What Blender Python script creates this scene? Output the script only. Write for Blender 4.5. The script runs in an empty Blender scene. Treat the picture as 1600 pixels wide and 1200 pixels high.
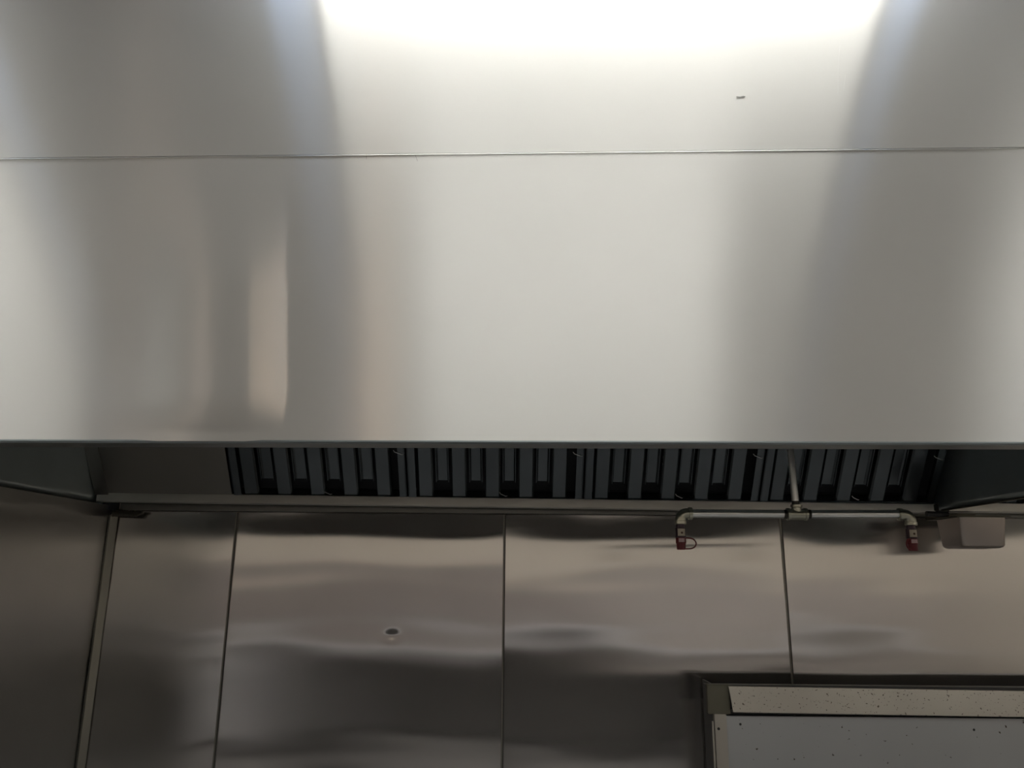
import bpy, bmesh, math, random
from math import sin, cos, pi, radians, exp
from mathutils import Vector, Matrix
random.seed(7)
C = bpy.context.scene.collection

# ------------------------------------------------------------------ helpers
def obj(name, bm, mat, parent=None, smooth=False, **kw):
    me = bpy.data.meshes.new(name)
    bmesh.ops.recalc_face_normals(bm, faces=bm.faces)
    bm.to_mesh(me); bm.free()
    me.materials.append(mat)
    for p in me.polygons: p.use_smooth = smooth
    if smooth: me.set_sharp_from_angle(angle=radians(42))
    o = bpy.data.objects.new(name, me); C.objects.link(o)
    if parent: o.parent = parent
    for k, v in kw.items(): o[k] = v
    return o

def thing(name, label, cat, group=None):
    o = bpy.data.objects.new(name, None); C.objects.link(o)
    o['label'] = label; o['category'] = cat
    if group: o['group'] = group
    return o

def hexa(bm, P):
    """8 points: bottom ring 0-3, top ring 4-7"""
    v = [bm.verts.new(p) for p in P]
    for f in ((0,1,2,3),(7,6,5,4),(0,4,5,1),(1,5,6,2),(2,6,7,3),(3,7,4,0)):
        bm.faces.new([v[i] for i in f])
    return v

def box(bm, x0, x1, y0, y1, z0, z1, bev=0):
    v = hexa(bm, [(x0,y0,z0),(x1,y0,z0),(x1,y1,z0),(x0,y1,z0),(x0,y0,z1),(x1,y0,z1),(x1,y1,z1),(x0,y1,z1)])
    if bev:
        es = set()
        for a in v:
            for e in a.link_edges: es.add(e)
        bmesh.ops.bevel(bm, geom=list(es), offset=bev, segments=2, affect='EDGES', clamp_overlap=True)

def sweep(bm, prof, a, b, ax=None, closed=True):
    """extrude a 2D profile given as list of 3D points at a, to the same +offset b-a"""
    n = len(prof); d = Vector(b) - Vector(a)
    r0 = [bm.verts.new(Vector(p)) for p in prof]
    r1 = [bm.verts.new(Vector(p) + d) for p in prof]
    for i in range(n if closed else n-1):
        j = (i+1) % n
        bm.faces.new((r0[i], r0[j], r1[j], r1[i]))
    if closed:
        bm.faces.new(r0[::-1]); bm.faces.new(r1)

def tube(bm, pts, r, seg=24, caps=True):
    """tube through points; r a number or a list"""
    pts = [Vector(p) for p in pts]; n = len(pts)
    rs = r if isinstance(r, (list, tuple)) else [r]*n
    rings = []; prev = None
    for i, p in enumerate(pts):
        if i == 0: t = pts[1]-pts[0]
        elif i == n-1: t = pts[-1]-pts[-2]
        else: t = (pts[i+1]-p).normalized() + (p-pts[i-1]).normalized()
        if t.length < 1e-9: t = prev[2]
        t.normalize()
        if prev is None:
            u = t.orthogonal().normalized()
        else:
            u = prev[0] - t*prev[0].dot(t); u.normalize()
        w = t.cross(u); prev = (u, w, t)
        rings.append([bm.verts.new(p + (u*cos(2*pi*k/seg)+w*sin(2*pi*k/seg))*rs[i]) for k in range(seg)])
    for a, b in zip(rings, rings[1:]):
        for k in range(seg):
            bm.faces.new((a[k], a[(k+1)%seg], b[(k+1)%seg], b[k]))
    if caps:
        bm.faces.new(rings[0][::-1]); bm.faces.new(rings[-1])

def profile_tube(bm, base, axis, steps, seg=28):
    """lathe: steps = [(distance along axis, radius)]"""
    base = Vector(base); axis = Vector(axis).normalized()
    pts = [base + axis*s for s, _ in steps]
    u = axis.orthogonal().normalized(); w = axis.cross(u)
    rings = [[bm.verts.new(p + (u*cos(2*pi*k/seg)+w*sin(2*pi*k/seg))*r) for k in range(seg)] for p, (_, r) in zip(pts, steps)]
    for a, b in zip(rings, rings[1:]):
        for k in range(seg):
            bm.faces.new((a[k], a[(k+1)%seg], b[(k+1)%seg], b[k]))
    bm.faces.new(rings[0][::-1]); bm.faces.new(rings[-1])

def sheet(bm, x0, x1, z0f, z1f, y, th, nx, nz, h):
    """upright sheet metal panel: displaced front (towards -y), plain back, closed rim"""
    F = [[None]*(nz+1) for _ in range(nx+1)]; B = {}
    for i in range(nx+1):
        x = x0+(x1-x0)*i/nx; a, b = z0f(x), z1f(x)
        for j in range(nz+1):
            z = a+(b-a)*j/nz
            F[i][j] = bm.verts.new((x, y-h(x, z), z))
            if i in (0, nx) or j in (0, nz): B[i, j] = bm.verts.new((x, y+th, z))
    for i in range(nx):
        for j in range(nz):
            bm.faces.new((F[i][j], F[i+1][j], F[i+1][j+1], F[i][j+1]))
    loop = [(i,0) for i in range(nx)]+[(nx,j) for j in range(nz)]+[(i,nz) for i in range(nx,0,-1)]+[(0,j) for j in range(nz,0,-1)]
    for k in range(len(loop)):
        p, q = loop[k], loop[(k+1)%len(loop)]
        bm.faces.new((F[p[0]][p[1]], B[p], B[q], F[q[0]][q[1]]))
    bm.faces.new([B[p] for p in loop[::-1]])

def smooth_front(o):
    o.data.set_sharp_from_angle(angle=radians(35))
    for p in o.data.polygons: p.use_smooth = abs(p.normal.y) > .9 and len(p.vertices) == 4

# ------------------------------------------------------------------ materials
def mat(name):
    m = bpy.data.materials.new(name); m.use_nodes = True
    return m, m.node_tree, m.node_tree.nodes['Principled BSDF']

STREAK_R, STREAK_A = .40, .80
def steel(name, col=(.62,.62,.6), rough=.25, aniso=0, tangent=None, grain=None, gs=.02, var=.06, smudge=.04, dirt=None, haze=0, streak=0):
    """brushed steel: grain = (sx,sy,sz) stretch of the brush marks; dirt = (colour, scale, threshold)"""
    m, nt, b = mat(name); N = nt.nodes; L = nt.links
    geo = N.new('ShaderNodeNewGeometry')
    b.inputs['Metallic'].default_value = 1
    cn = N.new('ShaderNodeTexNoise'); cn.inputs['Scale'].default_value = 1.6; cn.inputs['Detail'].default_value = 5
    L.new(geo.outputs['Position'], cn.inputs['Vector'])
    ramp = N.new('ShaderNodeMapRange')
    ramp.inputs['From Min'].default_value = .3; ramp.inputs['From Max'].default_value = .7
    ramp.inputs['To Min'].default_value = 1-var; ramp.inputs['To Max'].default_value = 1+var
    L.new(cn.outputs['Fac'], ramp.inputs['Value'])
    mul = N.new('ShaderNodeVectorMath'); mul.operation = 'SCALE'; mul.inputs[0].default_value = col
    L.new(ramp.outputs['Result'], mul.inputs['Scale'])
    out = mul.outputs['Vector']
    if dirt:
        dn = N.new('ShaderNodeTexNoise'); dn.inputs['Scale'].default_value = dirt[1]; dn.inputs['Detail'].default_value = 3
        L.new(geo.outputs['Position'], dn.inputs['Vector'])
        dr = N.new('ShaderNodeMapRange'); dr.inputs['From Min'].default_value = dirt[2]; dr.inputs['From Max'].default_value = dirt[2]+.05
        L.new(dn.outputs['Fac'], dr.inputs['Value'])
        mx = N.new('ShaderNodeMix'); mx.data_type = 'RGBA'
        L.new(dr.outputs['Result'], mx.inputs[0]); L.new(out, mx.inputs[6]); mx.inputs[7].default_value = (*dirt[0], 1)
        out = mx.outputs[2]
    L.new(out, b.inputs['Base Color'])
    rn = N.new('ShaderNodeTexNoise'); rn.inputs['Scale'].default_value = 5; rn.inputs['Detail'].default_value = 4
    L.new(geo.outputs['Position'], rn.inputs['Vector'])
    rr = N.new('ShaderNodeMapRange'); rr.inputs['To Min'].default_value = rough-smudge; rr.inputs['To Max'].default_value = rough+smudge
    L.new(rn.outputs['Fac'], rr.inputs['Value']); L.new(rr.outputs['Result'], b.inputs['Roughness'])
    if aniso:
        b.inputs['Anisotropic'].default_value = aniso
        t = N.new('ShaderNodeCombineXYZ')
        for i in range(3): t.inputs[i].default_value = tangent[i]
        L.new(t.outputs[0], b.inputs['Tangent'])
    if grain:
        mp = N.new('ShaderNodeMapping'); mp.inputs['Scale'].default_value = grain
        L.new(geo.outputs['Position'], mp.inputs['Vector'])
        g = N.new('ShaderNodeTexNoise'); g.inputs['Scale'].default_value = 1; g.inputs['Detail'].default_value = 3
        L.new(mp.outputs[0], g.inputs['Vector'])
        bu = N.new('ShaderNodeBump'); bu.inputs['Strength'].default_value = gs; bu.inputs['Distance'].default_value = .001
        L.new(g.outputs['Fac'], bu.inputs['Height']); L.new(bu.outputs[0], b.inputs['Normal'])
    if haze:        # broad tail of the brushed finish
        g2 = N.new('ShaderNodeBsdfAnisotropic'); g2.inputs['Roughness'].default_value = .72
        L.new(out, g2.inputs['Color'])
        mx = N.new('ShaderNodeMixShader'); mx.inputs[0].default_value = haze
        L.new(b.outputs[0], mx.inputs[1]); L.new(g2.outputs[0], mx.inputs[2]); L.new(mx.outputs[0], N['Material Output'].inputs['Surface'])
    if streak:      # long highlight drawn across the brush lines
        g3 = N.new('ShaderNodeBsdfAnisotropic'); g3.inputs['Roughness'].default_value = STREAK_R; g3.inputs['Anisotropy'].default_value = STREAK_A
        t3 = N.new('ShaderNodeCombineXYZ'); t3.inputs[0].default_value = 1; L.new(t3.outputs[0], g3.inputs['Tangent'])
        L.new(out, g3.inputs['Color']); L.new(bu.outputs[0], g3.inputs['Normal'])
        m3 = N.new('ShaderNodeMixShader'); m3.inputs[0].default_value = streak
        L.new(mx.outputs[0], m3.inputs[1]); L.new(g3.outputs[0], m3.inputs[2]); L.new(m3.outputs[0], N['Material Output'].inputs['Surface'])
    return m

def plain(name, col, rough=.5, metal=0, noise=.08, scale=8, spec=.5):
    m, nt, b = mat(name); N = nt.nodes; L = nt.links
    geo = N.new('ShaderNodeNewGeometry')
    n = N.new('ShaderNodeTexNoise'); n.inputs['Scale'].default_value = scale; n.inputs['Detail'].default_value = 4
    L.new(geo.outputs['Position'], n.inputs['Vector'])
    r = N.new('ShaderNodeMapRange'); r.inputs['To Min'].default_value = 1-noise; r.inputs['To Max'].default_value = 1+noise
    L.new(n.outputs['Fac'], r.inputs['Value'])
    s = N.new('ShaderNodeVectorMath'); s.operation = 'SCALE'; s.inputs[0].default_value = col
    L.new(r.outputs['Result'], s.inputs['Scale']); L.new(s.outputs[0], b.inputs['Base Color'])
    b.inputs['Roughness'].default_value = rough; b.inputs['Metallic'].default_value = metal
    b.inputs['Specular IOR Level'].default_value = spec
    return m

def emit(name, col, s):
    m, nt, b = mat(name)
    b.inputs['Base Color'].default_value = (.8,.8,.8,1)
    b.inputs['Emission Color'].default_value = (*col, 1); b.inputs['Emission Strength'].default_value = s
    return m

def tiles(name, c1, c2, sc, w, h, mortar, rough):
    m, nt, b = mat(name); N = nt.nodes; L = nt.links
    geo = N.new('ShaderNodeNewGeometry')
    br = N.new('ShaderNodeTexBrick'); br.offset = 0
    br.inputs['Color1'].default_value = (*c1,1); br.inputs['Color2'].default_value = (*c1,1); br.inputs['Mortar'].default_value = (*c2,1)
    br.inputs['Scale'].default_value = sc; br.inputs['Brick Width'].default_value = w; br.inputs['Row Height'].default_value = h
    br.inputs['Mortar Size'].default_value = mortar
    L.new(geo.outputs['Position'], br.inputs['Vector']); L.new(br.outputs['Color'], b.inputs['Base Color'])
    b.inputs['Roughness'].default_value = rough
    return m

M = {}
M['hood'] = steel('brushed_hood_steel', (.60,.60,.585), .29, .93, (0,0,1), (4,4,900), .05, .03, .025, haze=.62, streak=.50)
M['hood_upper'] = steel('brushed_enclosure_steel', (.60,.60,.585), .29, .93, (0,0,1), (4,4,900), .05, .03, .025, haze=.62, streak=.50)
M['wall_steel'] = steel('wall_sheet_steel', (.60,.58,.56), .15, .97, (1,0,0), (300,4,3), .008, .05, .02, haze=.08)
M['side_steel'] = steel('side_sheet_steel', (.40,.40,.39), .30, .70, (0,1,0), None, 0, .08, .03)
M['inner'] = steel('hood_inner_steel', (.50,.56,.57), .24, 0, None, None, 0, .1, .05, haze=.5)
M['lip'] = steel('lip_steel', (.22,.25,.26), .32, 0, None, None, 0, .08, .05)
M['filler'] = steel('filler_steel', (.24,.23,.21), .42, 0, None, None, 0, .08, .04)
M['filter'] = steel('greasy_filter_steel', (.145,.165,.178), .24, 0, None, None, 0, .35, .08, haze=.3)
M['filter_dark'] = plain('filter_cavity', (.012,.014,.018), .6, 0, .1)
M['rail'] = steel('rail_steel', (.62,.61,.57), .30, .6, (1,0,0), None, 0, .1, .05)
M['pipe'] = steel('zinc_pipe', (.74,.75,.74), .30, 0, None, None, 0, .06, .05)
M['fitting'] = steel('weathered_iron_fitting', (.46,.46,.38), .30, 0, None, (160,160,160), .3, .35, .08)
M['thread'] = plain('dark_thread', (.03,.028,.022), .5, .4, .3, 60)
M['brass'] = plain('dark_nozzle_body', (.05,.035,.045), .35, .6, .2, 60)
M['red'] = plain('red_rubber', (.11,.006,.010), .45, 0, .15, 60)
M['label'] = plain('cream_label', (.42,.38,.30), .6, 0, .1, 200)
M['pinklabel'] = plain('pale_print', (.42,.30,.30), .6, 0, .1, 300)
M['ink'] = plain('dark_ink', (.06,.03,.02), .6)
M['cup'] = steel('cup_steel', (.40,.36,.33), .42, 0, None, None, 0, .14, .05)
M['trim'] = steel('trim_steel', (.20,.20,.185), .35, .5, (1,0,0), None, 0, .08, .04)
M['caulk'] = plain('greasy_caulk', (.055,.05,.035), .6, 0, .4, 40)
M['corner'] = steel('corner_steel', (.19,.187,.165), .35, 0, None, None, 0, .1, .05)
M['seam'] = plain('dark_seam', (.015,.014,.012), .5)
M['cap'] = steel('greasy_cap_steel', (.25,.232,.205), .42, 0, None, None, 0, .16, .04, dirt=((.05,.04,.03), 170, .64))
M['capdark'] = steel('dark_bracket_steel', (.12,.115,.09), .5)
M['post'] = steel('post_steel', (.40,.38,.34), .42)
M['board'] = steel('speckled_board', (.355,.365,.37), .5, 0, None, None, 0, .05, .03, dirt=((.05,.04,.03), 75, .69))
M['speck'] = plain('dark_hole', (.004,.004,.004), .7)
M['scratch'] = plain('scratch_line', (.10,.10,.10), .5, .5)
M['wallpaint'] = plain('beige_wall_paint', (.60,.545,.485), .6, 0, .04, 3)
M['paleboard'] = plain('pale_mauve_wall_panel', (.42,.385,.37), .5, 0, .05, 3)
M['wainscot'] = plain('grey_mauve_wall_panel', (.26,.235,.225), .5, 0, .05, 3)
M['ceil'] = tiles('ceiling_tile', (.60,.60,.58), (.35,.35,.35), 1, .61, .61, .012, .8)
M['floor'] = tiles('quarry_tile', (.17,.165,.165), (.08,.08,.08), 1, .2, .2, .008, .5)
M['fridge'] = steel('appliance_steel', (.33,.33,.35), .35)
M['black'] = plain('black_plastic', (.02,.02,.02), .4)
M['white'] = plain('white_enamel', (.62,.62,.66), .35, 0, .03)
M['counter'] = steel('counter_steel', (.62,.61,.6), .3)
M['lamp'] = emit('lamp_diffuser', (1, .985, .93), 13.0)
M['lamp_far'] = emit('lamp_diffuser_far', (1, .985, .93), 5.8)
M['warmer'] = emit('added_warm_glow_bright', (1, .72, .50), 15.0)  # added unseen source that warms the streak at the fold
M['cool'] = emit('added_cool_glow', (.42, .62, 1), 4.0)  # added glow, gives the hood reflection its bluish fringe
M['warm'] = emit('added_warm_glow', (1, .80, .66), 10.0)
M['lampframe'] = plain('lamp_frame_white', (.7,.7,.7), .5)

# ------------------------------------------------------------------ room shell
ZC = 3.30
def struct(name, x0,x1,y0,y1,z0,z1, m):
    bm = bmesh.new(); box(bm, x0,x1,y0,y1,z0,z1)
    o = obj(name, bm, m); o['kind'] = 'structure'; return o
struct('floor', -4.6,4.6,-3.1,2.85,-.1,0, M['floor'])
struct('ceiling', -4.6,4.6,-3.1,2.85,ZC,ZC+.1, M['ceil'])
struct('wall_back', -4.6,4.6,2.65,2.85,0,ZC, M['wallpaint'])
struct('wall_front', -4.6,4.6,-3.1,-3.0,0,ZC, M['wallpaint'])
struct('wall_left', -4.7,-4.6,-3.1,2.85,0,ZC, M['wallpaint'])
struct('wall_right', 4.6,4.7,-3.1,2.85,0,ZC, M['wallpaint'])
struct('wall_wing', -1.50,-1.40,1.70,2.65,0,1.817, M['wallpaint'])     # short wing wall carrying the left steel sheet

# ------------------------------------------------------------------ stainless wall sheets
YW = 2.62
seams = [-1.355, -.938, -.035, .893, 1.80]
def wall_h(seed):
    rnd = random.Random(seed)
    ph = [rnd.uniform(0, 6.28) for _ in range(8)]
    def h(x, z, a, b):
        u = (x-a)/(b-a)
        e = 4*u*(1-u)
        v = 0
        v += .0006*sin(2*pi*z/.47 + ph[0] + 1.3*sin(2*pi*u*.8+ph[1]))
        v += .00022*sin(2*pi*z/.20 + ph[2] + .8*sin(2*pi*u*1.1+ph[3]))
        v += .00005*sin(2*pi*z/.085 + ph[4] + 1.0*sin(2*pi*u*.9+ph[5]))
        v += .0011*(e-.5)*sin(2*pi*z/.9+ph[6])*.6
        v -= .0050*(.66+.42*e)*exp(-((1.80-z)/.09)**2)
        # dent
        d2 = ((x+.398)/.020)**2+((z-1.407)/.014)**2
        v -= .0011*exp(-d2)
        return v
    return h
labels = ['narrow stainless steel wall sheet beside the left corner',
          'stainless steel wall sheet with a small dent, second from the left corner',
          'middle stainless steel wall sheet left of the pipe tee, above the steel back guard end',
          'stainless steel wall sheet behind the right nozzle and the grease cup']
for i in range(4):
    a, b = seams[i]+.003, seams[i+1]-.003
    hh = wall_h(11+i)
    bm = bmesh.new()
    sheet(bm, a, b, lambda x: .02, lambda x: 1.800, YW, .02, 90 if i else 50, 360, lambda x, z: hh(x, z, a, b))
    o = obj('wall_sheet', bm, M['wall_steel'], label=labels[i], category='wall panel', group='stainless sheets on the back wall')
    smooth_front(o)
for i in (1, 2, 3):
    x = seams[i]
    t = thing('seam_strip', ['vertical steel joint strip between the first and second wall sheets from the left',
              'vertical steel joint strip near the middle of the back wall',
              'vertical steel joint strip running down behind the steel back guard'][i-1], 'joint strip', 'joint strips between wall sheets')
    bm = bmesh.new(); box(bm, x-.0035, x+.0035, YW-.003, YW+.012, .02, 1.797); o = obj('strip', bm, M['corner'], t)
    bm = bmesh.new(); box(bm, x+.0012, x+.0042, YW-.0036, YW-.003, .02, 1.797); obj('shadow_groove', bm, M['seam'], t)
# left steel sheet on the wing wall
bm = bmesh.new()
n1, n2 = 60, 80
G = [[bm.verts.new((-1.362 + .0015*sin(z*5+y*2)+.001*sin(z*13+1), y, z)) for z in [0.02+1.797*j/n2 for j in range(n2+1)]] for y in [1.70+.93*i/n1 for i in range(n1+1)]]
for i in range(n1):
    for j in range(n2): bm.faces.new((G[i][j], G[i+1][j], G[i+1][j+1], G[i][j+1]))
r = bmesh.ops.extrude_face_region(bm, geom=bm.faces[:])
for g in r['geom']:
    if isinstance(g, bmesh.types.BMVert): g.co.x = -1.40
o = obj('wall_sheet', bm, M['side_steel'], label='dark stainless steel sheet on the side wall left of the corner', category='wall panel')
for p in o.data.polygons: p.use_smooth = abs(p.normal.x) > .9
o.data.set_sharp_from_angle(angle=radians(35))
# corner angle and top trim
bm = bmesh.new()
sweep(bm, [(-1.360,YW-.022,.02),(-1.354,YW-.022,.02),(-1.338,YW-.006,.02),(-1.338,YW-.002,.02),(-1.360,YW-.002,.02)], (0,0,0), (0,0,1.765))
obj('corner_strip', bm, M['corner'], label='greasy vertical steel strip sealing the left corner of the walls', category='corner strip')
bm = bmesh.new()
box(bm, -1.33, 3.0, YW-.012, YW+.02, 1.802, 1.826)
o = obj('trim_1', bm, M['trim']); o['kind'] = 'structure'
bm = bmesh.new()
for k in range(9):
    x = -1.345+.01*k
    tube(bm, [(x-.004,YW-.02-.001*k,1.79-.0010*k),(x+.018,YW-.016,1.795)], .011-.0008*k, 10)
obj('sealant_bead', bm, M['caulk'], None, True, label='dark greasy sealant smeared where the left corner meets the hood', category='sealant')

# ------------------------------------------------------------------ exhaust hood
YF = 1.54; X0, X1 = -1.385, 1.395
zl = lambda x: 1.8625 + .0053*x
zs = lambda x: 2.5165 + .0184*x
def crease(z):      # x of the fold that runs down the lower left of the face
    t = (2.50-z)/.63
    return -.515+.045*min(1, t*1.2) - .03*max(0, (t-.93)/.07)**2*.6
def face_h(x, z):
    t = min(1, max(0, (2.52-z)/.64))
    w = min(1, t*2.0)
    d = x-crease(z)
    v = 0
    if d < 0:
        # the sheet bulges towards the viewer, steep on the fold side, fading to the left
        q = w*(1-.75*min(1, max(0, (t-.86)/.14))**2)
        dd = -d
        v += FOLD*q*(dd if dd < .075 else .075+.03*(1-exp(-(dd-.075)/.03)))*exp(-max(0, dd-.10)**2/.03)
    v += .00035*sin(2.1*x+1.2)*sin(3*z)
    # gentle oil canning in the left part
    v += .0006*w*exp(-((x+.78)/.16)**2)*sin(x*22+z*1.5)
    return v
FOLD = .115
hood = thing('exhaust_hood', 'large brushed stainless steel canopy exhaust hood over the cooking line', 'exhaust hood')
bm = bmesh.new()
sheet(bm, -1.40, 3.0, zl, lambda x: zs(x)-.0015, YF, .012, 700, 90, face_h)
o = obj('front_panel', bm, M['hood'], hood); smooth_front(o)
# rolled top edge of the lower face
bm = bmesh.new(); tube(bm, [(-1.40, YF-.0004, zs(-1.4)-.0022), (3.0, YF-.0004, zs(3.0)-.0022)], .0011, 12); obj('top_hem', bm, M['pipe'], hood, True)
bm = bmesh.new(); sweep(bm, [(-1.40,YF+.0035,zs(-1.4)-.0012),(-1.40,YF+.006,zs(-1.4)-.0012),(-1.40,YF+.006,zs(-1.4)+.004),(-1.40,YF+.0035,zs(-1.4)+.004)], (0,0,0), (4.4,0,.0184*4.4)); obj('seam_gap_shade', bm, M['seam'], hood)  # black strip stands in for the shade inside the seam gap
# lip turned back under the face
bm = bmesh.new()
pr = [(-1.40,YF-.0005,zl(-1.4)+.003),(-1.40,YF-.0015,zl(-1.4)),(-1.40,YF-.0005,zl(-1.4)-.004),(-1.40,YF+.052,zl(-1.4)-.004),(-1.40,YF+.052,zl(-1.4)+.022),(-1.40,YF+.049,zl(-1.4)+.022),(-1.40,YF+.049,zl(-1.4)),(-1.40,YF+.004,zl(-1.4)+.0005)]
sweep(bm, pr, (0,0,0), (4.4,0,.0053*4.4)); obj('bottom_lip', bm, M['lip'], hood)
# end panels: long sheets with a hemmed lower edge, bowed a little
def end_panel(x, s):
    bm = bmesh.new()
    ny, nz = 40, 40
    G = []
    for i in range(ny+1):
        y = YF+.014+(2.60-YF-.014)*i/ny; row = []
        for j in range(nz+1):
            z = 1.822+(2.56-1.822)*j/nz
            bow = .012*sin(pi*(y-YF)/1.06)*exp(-((z-2.05)/.16)**2)+.004*sin(9*y+5*z)
            row.append(bm.verts.new((x+s*bow, y, z)))
        G.append(row)
    for i in range(ny):
        for j in range(nz): bm.faces.new((G[i][j], G[i+1][j], G[i+1][j+1], G[i][j+1]))
    r = bmesh.ops.extrude_face_region(bm, geom=bm.faces[:])
    for g in r['geom']:
        if isinstance(g, bmesh.types.BMVert): g.co.x -= s*.006
    o = obj('end_panel', bm, M['inner'], hood)
    for p in o.data.polygons: p.use_smooth = abs(p.normal.x) > .6
    bm = bmesh.new()
    sweep(bm, [(x-s*.008,YF+.02,1.8185),(x+s*.004,YF+.02,1.8185),(x+s*.004,YF+.02,1.8215),(x-s*.008,YF+.02,1.8215)], (0,0,0), (0,1.00,0)); obj('end_hem', bm, M['caulk'], o)
end_panel(X0, 1); end_panel(X1+.012, -1)
bm = bmesh.new(); box(bm, -1.40, 3.0, YF+.02, 2.64, 2.57, 2.58); obj('roof_panel', bm, M['inner'], hood)
# sloping filter bank plane: from A (low, back) to Bp (high, forward)
A = Vector((0, 2.535, 1.846)); sl = Vector((0, -.12, .163)).normalized()
nrm = Vector((0, -sl.z, sl.y)); nrm = nrm if nrm.z < 0 or nrm.y < 0 else -nrm
def bank(x, s, d=0):   # point on the bank: x, distance up slope, distance proud of it
    p = A + sl*s + nrm*d; return (x, p.y, p.z)
def bbox(bm, x0, x1, s0, s1, d0, d1):
    hexa(bm, [bank(x0,s0,d0),bank(x1,s0,d0),bank(x1,s0,d1),bank(x0,s0,d1),bank(x0,s1,d0),bank(x1,s1,d0),bank(x1,s1,d1),bank(x0,s1,d1)])
bm = bmesh.new(); bbox(bm, -1.335, -.930, 0, .86, -.004, 0); obj('blank_panel', bm, M['filler'], hood)
bm = bmesh.new(); bbox(bm, X0+.006, -1.335, 0, .86, -.004, .004); obj('corner_flange', bm, M['filler'], hood)
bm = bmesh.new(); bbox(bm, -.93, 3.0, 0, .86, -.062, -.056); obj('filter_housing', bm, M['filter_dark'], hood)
bm = bmesh.new(); bbox(bm, -.93, 3.0, .515, .86, -.004, 0); obj('upper_baffle', bm, M['inner'], hood)
# grease trough along the back
bm = bmesh.new()
pr = [(0,2.530,1.848),(0,2.532,1.850),(0,2.533,1.850),(0,2.533,1.8215),(0,2.556,1.8215),(0,2.556,1.8185),(0,2.533,1.8185),(0,2.530,1.822)]
sweep(bm, [(X0+.012,p[1],p[2]+.004) for p in pr], (0,0,0), (X1-X0-.03,0,-.0055*2.75)); obj('grease_trough', bm, M['rail'], hood)
bm = bmesh.new(); box(bm, -1.40, 3.0, 2.612, 2.622, 1.828, 2.56); box(bm, -1.40, -1.335, 2.590, 2.611, 1.80, 1.83); obj('gap_shade_sheet', bm, M['filter_dark'], hood)  # near-black sheets stand in for the shade in the gap behind the trough
bm = bmesh.new(); box(bm, X1-.030, X1-.016, 2.524, 2.536, 1.813, 1.838, .003); obj('trough_end_clip', bm, M['thread'], hood)
bm = bmesh.new()
sweep(bm, [(X1+.02,p[1],p[2]-.006) for p in pr], (0,0,0), (1.55,0,-.006)); obj('grease_trough', bm, M['rail'], hood)
# enclosure sheet above the hood
bm = bmesh.new()
sheet(bm, -1.40, 3.0, lambda x: zs(x)+.001, lambda x: ZC-.005, YF, .003, 120, 30, lambda x, z: .0003*sin(2*x+2)*sin(4*z))
o = obj('enclosure_panel', bm, M['hood_upper'], label='upper brushed steel closure panel above the seam of the hood', category='closure panel'); smooth_front(o)
# scratches on that sheet
def scratch(pts, w=.0012):
    bm = bmesh.new(); tube(bm, [(x, YF-.0008, z) for x, z in pts], w/2, 6); return bm
obj('scratch', scratch([(.497,2.662),(.505,2.6605),(.512,2.663),(.517,2.662)]), M['scratch'], o)

for pts in ([(.745,2.80),(.735,2.74),(.728,2.67)], [(.75,2.72),(.742,2.68)]):
    obj('scratch', scratch(pts, .0003), M['pipe'], o)
fp = [c for c in hood.children if c.name.startswith('front_panel')][0]
for pts in ([(-.805,2.315),(-.808,2.29)], [(-.575,2.34),(-.572,2.26),(-.567,2.19)], [(-.338,2.510),(-.337,2.498)], [(-.228,2.508),(-.223,2.494)]):
    obj('scratch', scratch(pts, .0006), M['scratch'] if pts[0][1] > 2.5 else M['pipe'], fp)

# ------------------------------------------------------------------ baffle filters
FW = .5735
def make_filter():
    t = thing('baffle_filter', '', 'filter', 'baffle grease filters leaning under the hood')
    def hx(bm, x0, x1, s0, s1, d0, d1): bbox(bm, x0, x1, s0, s1, d0, d1)
    bm = bmesh.new()
    hx(bm, .003, .007, 0, .508, -.045, .002); hx(bm, .003, .028, 0, .508, -.001, .002)
    hx(bm, FW-.007, FW-.003, 0, .508, -.045, .002); hx(bm, FW-.026, FW-.003, 0, .508, -.001, .002)
    hx(bm, .007, FW-.007, -.002, .004, -.045, .001)
    hx(bm, .007, FW-.007, .49, .508, -.045, .001)
    obj('filter_frame', bm, M['filter'], t)
    def channel(bm, xc, w, s0, s1, d, lip, flip):
        # flat face with two flanges folded back (flip=-1) or forward (flip=1), the corner rounded by a short facet
        prof = [(-w/2, d+flip*lip), (-w/2, d+flip*.005), (-w/2+.005, d), (w/2-.005, d), (w/2, d+flip*.005), (w/2, d+flip*lip)]
        inner = [(a*(1-.0016/(w/2)), b+flip*.0012 if i in (2,3) else b) for i, (a, b) in enumerate(prof)][::-1]
        P = prof+inner
        r0 = [bm.verts.new(bank(xc+a, s0, b)) for a, b in P]; r1 = [bm.verts.new(bank(xc+a, s1, b)) for a, b in P]
        n = len(P)
        for i in range(n):
            j = (i+1) % n; bm.faces.new((r0[i], r0[j], r1[j], r1[i]))
        bm.faces.new(r0[::-1]); bm.faces.new(r1)
    pitch = .1115
    for k in range(5):
        xc = .059+k*.109
        bm = bmesh.new(); channel(bm, xc, .050, .004, .50, -.004, .020, -1); obj('front_baffle', bm, M['filter'], t)
    for k in range(4):
        xc = .1135+k*.109
        bm = bmesh.new(); channel(bm, xc, .042, .052, .50, -.030, .014, 1); obj('rear_baffle', bm, M['filter'], t)
    # wire bail handles
    for s, xs in ((.175, (.535, .566)), (.026, (.30, .325))):
        pts = [bank(xs[0], s, .001), bank(xs[0]+.004, s-.004, .006), bank(xs[1]-.004, s-.012, .007), bank(xs[1], s-.014, .001)]
        bm = bmesh.new(); tube(bm, pts, .0012, 8); obj('wire_handle', bm, M['pipe'], t, True)
    return t
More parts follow.
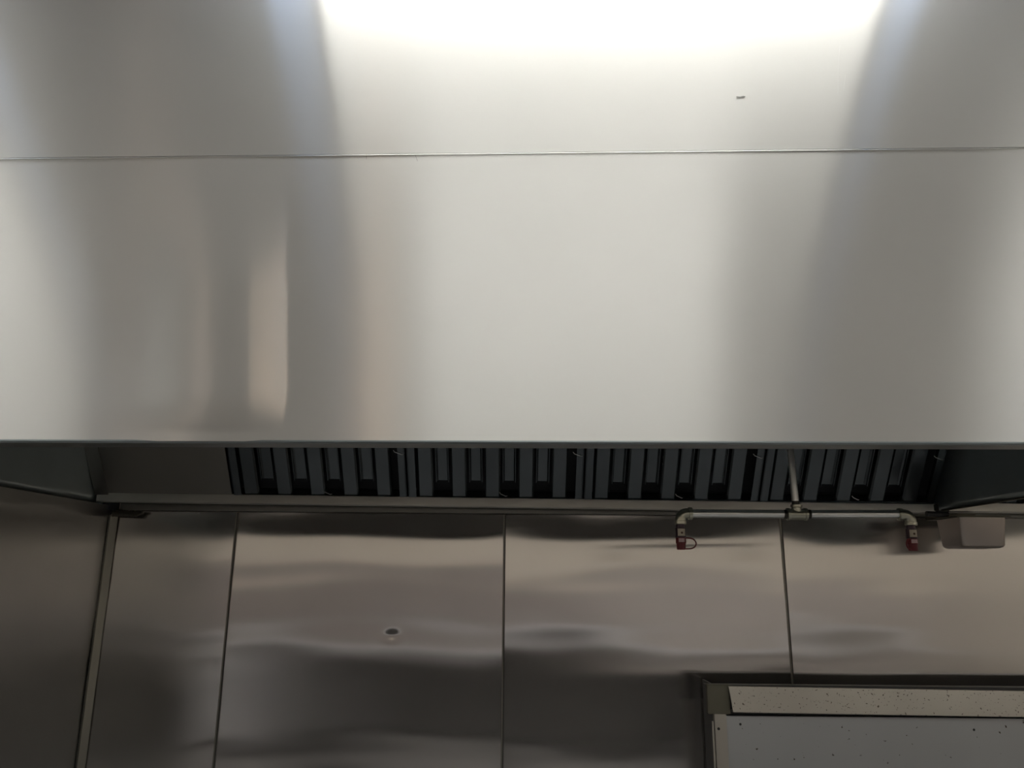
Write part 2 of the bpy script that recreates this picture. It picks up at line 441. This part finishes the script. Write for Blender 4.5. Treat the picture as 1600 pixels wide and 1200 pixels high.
flabel = ['dark baffle filter beside the blank panel, first from the left', 'dark baffle filter, second from the left',
          'dark baffle filter left of the vertical drop pipe, behind the left nozzle', 'dark baffle filter at the right end behind the drop pipe and right nozzle',
          'dark baffle filter of the neighbouring hood bay beyond the right end panel']
proto = make_filter()
def dup(root):
    r = root.copy(); C.objects.link(r)
    for ch in root.children:
        c = ch.copy(); C.objects.link(c); c.parent = r
    return r
xs = [-.925, -.351, .223, .797]
fl = [proto] + [dup(proto) for _ in range(4)]
for f, x, lb in zip(fl, xs+[1.45], flabel):
    f.location = (x, 0, -.0055*(x+1.38)*.45); f['label'] = lb

# ------------------------------------------------------------------ fire suppression pipework
YP = 1.95; zp = 1.7545
sup = thing('suppression_pipe', 'galvanised fire suppression pipe with tee and two downward nozzles under the hood', 'pipe')
sup.location = (0, 0, 0)
bm = bmesh.new(); tube(bm, [(.698-.006, YP-.002, 2.571), (.706, YP, zp+.030)], .0088, 24); obj('drop_pipe', bm, M['pipe'], sup, True)
bm = bmesh.new(); tube(bm, [(.440, YP, zp), (.680, YP, zp+.0005)], .0105, 24); obj('cross_pipe', bm, M['pipe'], sup, True)
bm = bmesh.new(); tube(bm, [(.733, YP, zp+.001), (.972, YP, zp+.003)], .0105, 24); obj('cross_pipe', bm, M['pipe'], sup, True)
for x0, x1, zz in ((.431,.441,zp),(.672,.682,zp),(.731,.741,zp+.001),(.960,.972,zp+.003)):
    bm = bmesh.new(); profile_tube(bm, (x0,YP,zz), (1,0,0), [(0,.0095),(.002,.0112),(x1-x0,.0112)]); obj('pipe_thread', bm, M['thread'], sup, True)
bm = bmesh.new(); profile_tube(bm, (.706,YP,zp+.020), (0,0,1), [(0,.009),(.013,.0098)]); obj('pipe_thread', bm, M['thread'], sup, True)
# tee
bm = bmesh.new()
profile_tube(bm, (.681,YP,zp+.0005), (1,0,0), [(0,.0135),(.001,.0155),(.007,.0155),(.008,.0138),(.044,.0138),(.045,.0155),(.051,.0155),(.052,.0135)])
profile_tube(bm, (.707,YP,zp), (0,0,1), [(0,.0125),(.017,.0125),(.018,.0142),(.024,.0142),(.025,.012)])
obj('tee', bm, M['fitting'], sup, True)
def elbow(x, z, s):   # s=+1: pipe arrives from the right (left elbow)
    bm = bmesh.new()
    pts = [(x+s*.027, YP, z)]+[(x+s*(.016-.016*sin(a)), YP, z-.016+.016*cos(a)) for a in [pi/2*i/8 for i in range(9)]]+[(x, YP, z-.026)]
    tube(bm, pts, .0132, 24)
    profile_tube(bm, (x+s*.020,YP,z), (s,0,0), [(0,.0135),(.001,.0158),(.009,.0158),(.010,.0135)])
    profile_tube(bm, (x,YP,z-.018), (0,0,-1), [(0,.0132),(.001,.0148),(.008,.0148),(.009,.0130)])
    obj('elbow', bm, M['fitting'], sup, True)
def nozzle(x, z, s):
    bm = bmesh.new()
    profile_tube(bm, (x,YP,z-.025), (0,0,-1), [(0,.0108),(.010,.0108),(.011,.0128),(.030,.0128),(.031,.0138),(.034,.0138),(.035,.0115),(.040,.0115)])
    nz = obj('nozzle', bm, M['brass'], sup, True)
    # wrap round labels on the front of the body
    def wrap(name, z0, z1, r, m, half=.75):
        bm = bmesh.new(); n = 14
        a = [(-half+2*half*i/n) for i in range(n+1)]
        ring = lambda zz, rr: [bm.verts.new((x+rr*sin(t), YP-rr*cos(t), zz)) for t in a]
        o0, o1, i0, i1 = ring(z0, r), ring(z1, r), ring(z0, r-.0006), ring(z1, r-.0006)
        for i in range(n):
            bm.faces.new((o0[i],o0[i+1],o1[i+1],o1[i])); bm.faces.new((i0[i],i1[i],i1[i+1],i0[i+1]))
            bm.faces.new((o0[i],i0[i],i0[i+1],o0[i+1])); bm.faces.new((o1[i],o1[i+1],i1[i+1],i1[i]))
        bm.faces.new((o0[0],o1[0],i1[0],i0[0])); bm.faces.new((o0[n],i0[n],i1[n],o1[n]))
        return obj(name, bm, m, nz, True)
    wrap('cream_label', z-.056, z-.038, .0134, M['label'])
    bm = bmesh.new(); profile_tube(bm, (x+.0005,YP-.0134,z-.048), (0,-1,0), [(0,.0028),(.0004,.0028)], 12); obj('label_mark', bm, M['ink'], nz)
    bm = bmesh.new()
    profile_tube(bm, (x,YP,z-.059), (0,0,-1), [(0,.0110),(.001,.0128),(.014,.0128),(.015,.0112),(.028,.0112),(.030,.0100)])
    obj('red_cap', bm, M['red'], nz, True)
    wrap('cap_print', z-.0705, z-.0615, .0133, M['pinklabel'], .6)
    bm = bmesh.new()
    c = Vector((x+s*.014, YP-.002, z-.0735))
    R2 = .0145
    pts = [(x+s*.011, YP-.002, z-.0600)]
    for i in range(15):
        a = pi/2 - pi*i/14
        pts.append((x+s*(.020+.017*cos(a)), YP-(.002 if s > 0 else .016), z-.0735+.0130*sin(a)))
    pts.append((x+s*.009, YP-.002, z-.0868))
    tube(bm, pts, .0017, 10); obj('tether', bm, M['red'], nz, True)
elbow(.4145, zp, 1); nozzle(.4135, zp, 1)
elbow(.990, zp+.002, -1); nozzle(.988, zp+.002, -.62)

# ------------------------------------------------------------------ grease cup under the trough end
cup = thing('grease_cup', 'tapered stainless steel grease cup hanging under the trough at the right', 'grease cup')
def tub(name, ring_top, ring_bot, zt, zb, th, m, parent, rad=.012):
    bm = bmesh.new()
    def rr(x0,x1,y0,y1,r,z):
        P = []
        for cx, cy, a0 in ((x1-r,y1-r,0),(x0+r,y1-r,pi/2),(x0+r,y0+r,pi),(x1-r,y0+r,3*pi/2)):
            for k in range(7):
                a = a0+pi/2*k/6; P.append(bm.verts.new((cx+r*cos(a), cy+r*sin(a), z)))
        return P
    def lerp(t): return [a+(b-a)*t for a, b in zip(ring_bot, ring_top)]
    rings = []
    H = zt-zb
    for dz, ins in ((0,.010),(.0015,.006),(.004,.0025),(.009,0)):
        q = lerp(dz/H); rings.append(rr(q[0]+ins,q[1]-ins,q[2]+ins,q[3]-ins,rad,zb+dz))
    q = ring_top; rings.append(rr(*q, rad, zt)); rings.append(rr(q[0]+th,q[1]-th,q[2]+th,q[3]-th,rad-th,zt))
    q = lerp(.1); rings.append(rr(q[0]+th,q[1]-th,q[2]+th,q[3]-th,rad-th,zb+.1*H))
    for a, b in zip(rings, rings[1:]):
        n = len(a)
        for i in range(n): bm.faces.new((a[i],a[(i+1)%n],b[(i+1)%n],b[i]))
    bm.faces.new(rings[0][::-1]); bm.faces.new(rings[-1])
    return obj(name, bm, m, parent, True)
cz = 1.782
tub('cup_body', (1.348,1.490,2.36,2.50), (1.352,1.484,2.372,2.49), 1.783, 1.693, .002, M['cup'], cup)
bm = bmesh.new(); box(bm, 1.335, 1.497, 2.35, 2.53, 1.7835, 1.7875); box(bm, 1.335, 1.497, 2.53, 2.5325, 1.7835, 1.8065); obj('cup_lid', bm, M['capdark'], cup)
bm = bmesh.new(); tube(bm, [(1.28,2.42,1.797),(1.346,2.42,1.795)], .0085, 20); obj('drain_stub', bm, M['black'], cup, True)

# ------------------------------------------------------------------ steel back guard (lower right)
bg = thing('back_guard', 'stainless steel back guard of a cooking appliance standing against the wall, cap flecked with grease', 'back guard')
XR = 2.2
bm = bmesh.new()
# cap with slightly raked front face and turned-under edge; slopes down to the right like the photo
k = -.0095*.0
P0 = [(.636,2.424,1.287),(.636,2.436,1.287),(.640,2.436,1.283),(.640,2.430,1.283),(.642,2.418,1.225),(.642,2.440,1.222),(.642,2.440,1.218),(.642,2.410,1.218)]
# outer outline then inner
sweep(bm, [(p[0],p[1],p[2]) for p in [P0[0],P0[1],P0[2],P0[3],P0[4],P0[5],P0[6],P0[7]]], (0,0,0), (XR-.64,0,-.010)); obj('cap', bm, M['cap'], bg)
bm = bmesh.new(); box(bm, .574, .640, 2.432, 2.452, 1.209, 1.2905, .0015); obj('cap_end_bracket', bm, M['capdark'], bg)
bm = bmesh.new(); box(bm, .576, XR, 2.4565, 2.49, 1.205, 1.287); obj('recess_shade', bm, M['black'], bg)  # black box stands in for shade in the gaps under and behind the cap
bm = bmesh.new(); box(bm, .592, .627, 2.432, 2.452, .12, 1.2085, .001); post = obj('side_post', bm, M['post'], bg)
bm = bmesh.new(); box(bm, .600, .606, 2.453, 2.60, .12, 1.285); obj('side_skin', bm, M['black'], bg)
bm = bmesh.new(); box(bm, .585, .5888, 2.436, 2.444, .12, 1.188); obj('edge_strip', bm, M['post'], bg)
bm = bmesh.new(); profile_tube(bm, (.602,2.4318,1.169), (0,-1,0), [(0,.004),(.0012,.004)], 16); obj('screw', bm, M['speck'], post)
bm = bmesh.new(); box(bm, .6275, XR, 2.437, 2.455, .12, 1.2035); bd = obj('front_board', bm, M['board'], bg, label='grey board speckled with dark grease')
bm = bmesh.new(); box(bm, .592, XR, 2.0, 2.585, .10, .119); obj('base_shelf', bm, M['post'], bg)
for x in (.64, XR-.05):
    for y in (2.05, 2.54):
        bm = bmesh.new(); profile_tube(bm, (x,y,0), (0,0,1), [(0,.022),(.1,.022)], 16); obj('foot', bm, M['post'], bg)
for x, z in ((.668,1.181),(1.352,1.172)):
    bm = bmesh.new(); profile_tube(bm, (x,2.4368,z), (0,-1,0), [(0,.0036),(.0010,.0030)], 12); obj('screw', bm, M['speck'], bd)

# ------------------------------------------------------------------ the kitchen behind the viewpoint (seen in the steel)
def troffer(x0, x1, y0, y1, lb, lm):
    t = thing('ceiling_light', lb, 'light', 'ceiling lights')
    bm = bmesh.new()
    box(bm, x0-.03,x1+.03,y0-.03,y0,ZC-.022,ZC-.001); box(bm, x0-.03,x1+.03,y1,y1+.012,ZC-.022,ZC-.001)
    box(bm, x0-.03,x0,y0,y1,ZC-.022,ZC-.001); box(bm, x1,x1+.03,y0,y1,ZC-.022,ZC-.001)
    obj('light_frame', bm, M['lampframe'], t)
    bm = bmesh.new(); box(bm, x0,x1,y0,y1,ZC-.015,ZC-.002); obj('diffuser', bm, M[lm], t)
    if lm == 'lamp':
        for a, b in ((x0-.15,x0-.032),(x1+.032,x1+.12)):
            bm = bmesh.new(); box(bm, a,b,y0,y1,ZC-.015,ZC-.002); obj('added_end_glow', bm, M['cool'], t)  # unseen cool panels added for the blue edge of the highlight
N1, N2 = 'nearest the hood', 'in the second row from the hood'
lights = [(1.30,1.46,N1,-.56,1.02,'central'),(1.30,1.46,N1,-3.1,-1.68,'left'),(1.30,1.46,N1,2.05,3.5,'right'),
          (-1.25,-.63,N2,-.56,1.16,'central'),(-1.25,-.63,N2,-4.1,-2.6,'left'),(-1.25,-.63,N2,2.7,4.2,'right')]
for y0, y1, a, x0, x1, b in lights:
    if 1:
        troffer(x0, x1, y0, y1, 'rectangular ceiling light, %s one %s' % (b, a), 'lamp' if y0 > 1 else 'lamp_far')
# counter
struct('trim_2', -4.6, .9, -3.0, -2.97, 0, 1.66, M['wainscot'])
struct('trim_3', .9, 4.6, -3.0, -2.97, 0, 1.66, M['paleboard'])
ct = thing('prep_counter', 'long steel prep counter by the opposite wall', 'counter')
bm = bmesh.new(); box(bm, -3.6, 3.8, -2.9, -2.2, .985, 1.025, .004); obj('worktop', bm, M['white'], ct)
bm = bmesh.new(); box(bm, -2.3, 1.0, -2.85, -2.3, .12, .984, .004); obj('cabinet_body', bm, M['black'], ct)
bm = bmesh.new(); box(bm, 1.0, 3.7, -2.85, -2.3, .12, .70, .004); obj('cabinet_body', bm, M['black'], ct)
bm = bmesh.new(); box(bm, 1.0, 3.7, -2.85, -2.28, .705, .984, .004); obj('drawer_front', bm, M['paleboard'], ct)
for x in (-3.5, -2.33, .8, 3.75):
    for y in (-2.85, -2.25):
        bm = bmesh.new(); tube(bm, [(x,y,0),(x,y,.985)], .02, 16); obj('leg', bm, M['counter'], ct, True)
def cabinet(name, lb, cat, x0,x1,y0,y1,z1,m):
    t = thing(name, lb, cat)
    bm = bmesh.new(); box(bm, x0,x1,y0,y1-.04,.1,z1,.006); obj('body', bm, m, t)
    xm = (x0+x1)/2
    for a, b, hx in ((x0+.01,xm-.004,xm-.05),(xm+.004,x1-.01,xm+.05)):
        bm = bmesh.new(); box(bm, a,b,y1-.038,y1,.14,z1-.03,.006); d = obj('door', bm, m, t)
        bm = bmesh.new(); tube(bm, [(hx,y1,z1*.45),(hx,y1+.04,z1*.47),(hx,y1+.04,z1*.68),(hx,y1,z1*.7)], .01, 12); obj('handle', bm, M['black'], d, True)
    bm = bmesh.new(); box(bm, x0+.03,x1-.03,y0+.03,y1-.08,0,.099); obj('plinth', bm, M['black'], t)
cabinet('refrigerator', 'dark steel upright refrigerator by the opposite wall at far left', 'refrigerator', -4.5,-3.7,-2.95,-2.2,2.0,M['fridge'])
cabinet('undercounter_cabinet', 'white enamel cabinet standing under the left end of the prep counter', 'cabinet', -3.3,-2.4,-2.88,-2.27,.98,M['white'])
# unseen warm lights added to tint the reflections on the hood face
for px, lb in ((-1.95, 'added unseen warm light hanging at the left, well behind the viewpoint'), (-.74, 'added unseen warm light hanging near the middle of the kitchen')):
  pl = thing('added_warm_light', lb, 'lamp', 'added warm lights')
  pl.location = (px, -.9, 0)
  bm = bmesh.new(); tube(bm, [(0,0,ZC-.002),(0,0,2.75)], .005, 8); obj('cord', bm, M['black'], pl)
  bm = bmesh.new(); profile_tube(bm, (0,0,2.75), (0,0,-1), [(0,.02),(.03,.05),(.14,.12),(.141,.115)], 28); obj('shade', bm, M['counter'], pl, True)
  bm = bmesh.new(); bmesh.ops.create_uvsphere(bm, u_segments=20, v_segments=12, radius=.06, matrix=Matrix.Translation((0,0,2.60))); obj('added_bulb', bm, M['warm' if px < -1 else 'warmer'], pl, True)

# ------------------------------------------------------------------ world, camera
w = bpy.data.worlds.new('World'); bpy.context.scene.world = w; w.use_nodes = True
w.node_tree.nodes['Background'].inputs[0].default_value = (.05,.05,.05,1)
cam = bpy.data.cameras.new('Camera'); co = bpy.data.objects.new('Camera', cam); C.objects.link(co)
cam.sensor_width = 36; cam.lens = 27; cam.clip_start = .02
p, y, r = radians(14), radians(.3), radians(.5)
fwd = Vector((-sin(y)*cos(p), cos(y)*cos(p), sin(p))); right = Vector((cos(y), sin(y), 0)); up = right.cross(fwd)
u2 = up*cos(r)-right*sin(r); r2 = right*cos(r)+up*sin(r)
mw = Matrix((r2, u2, -fwd)).transposed().to_4x4(); mw.translation = (0, 0, 1.6)
co.matrix_world = mw
sc = bpy.context.scene; sc.camera = co
sc.view_settings.view_transform = 'Standard'; sc.view_settings.look = 'None'
sc.view_settings.exposure = 1.3; sc.view_settings.gamma = 1; sc.view_settings.use_curve_mapping = False
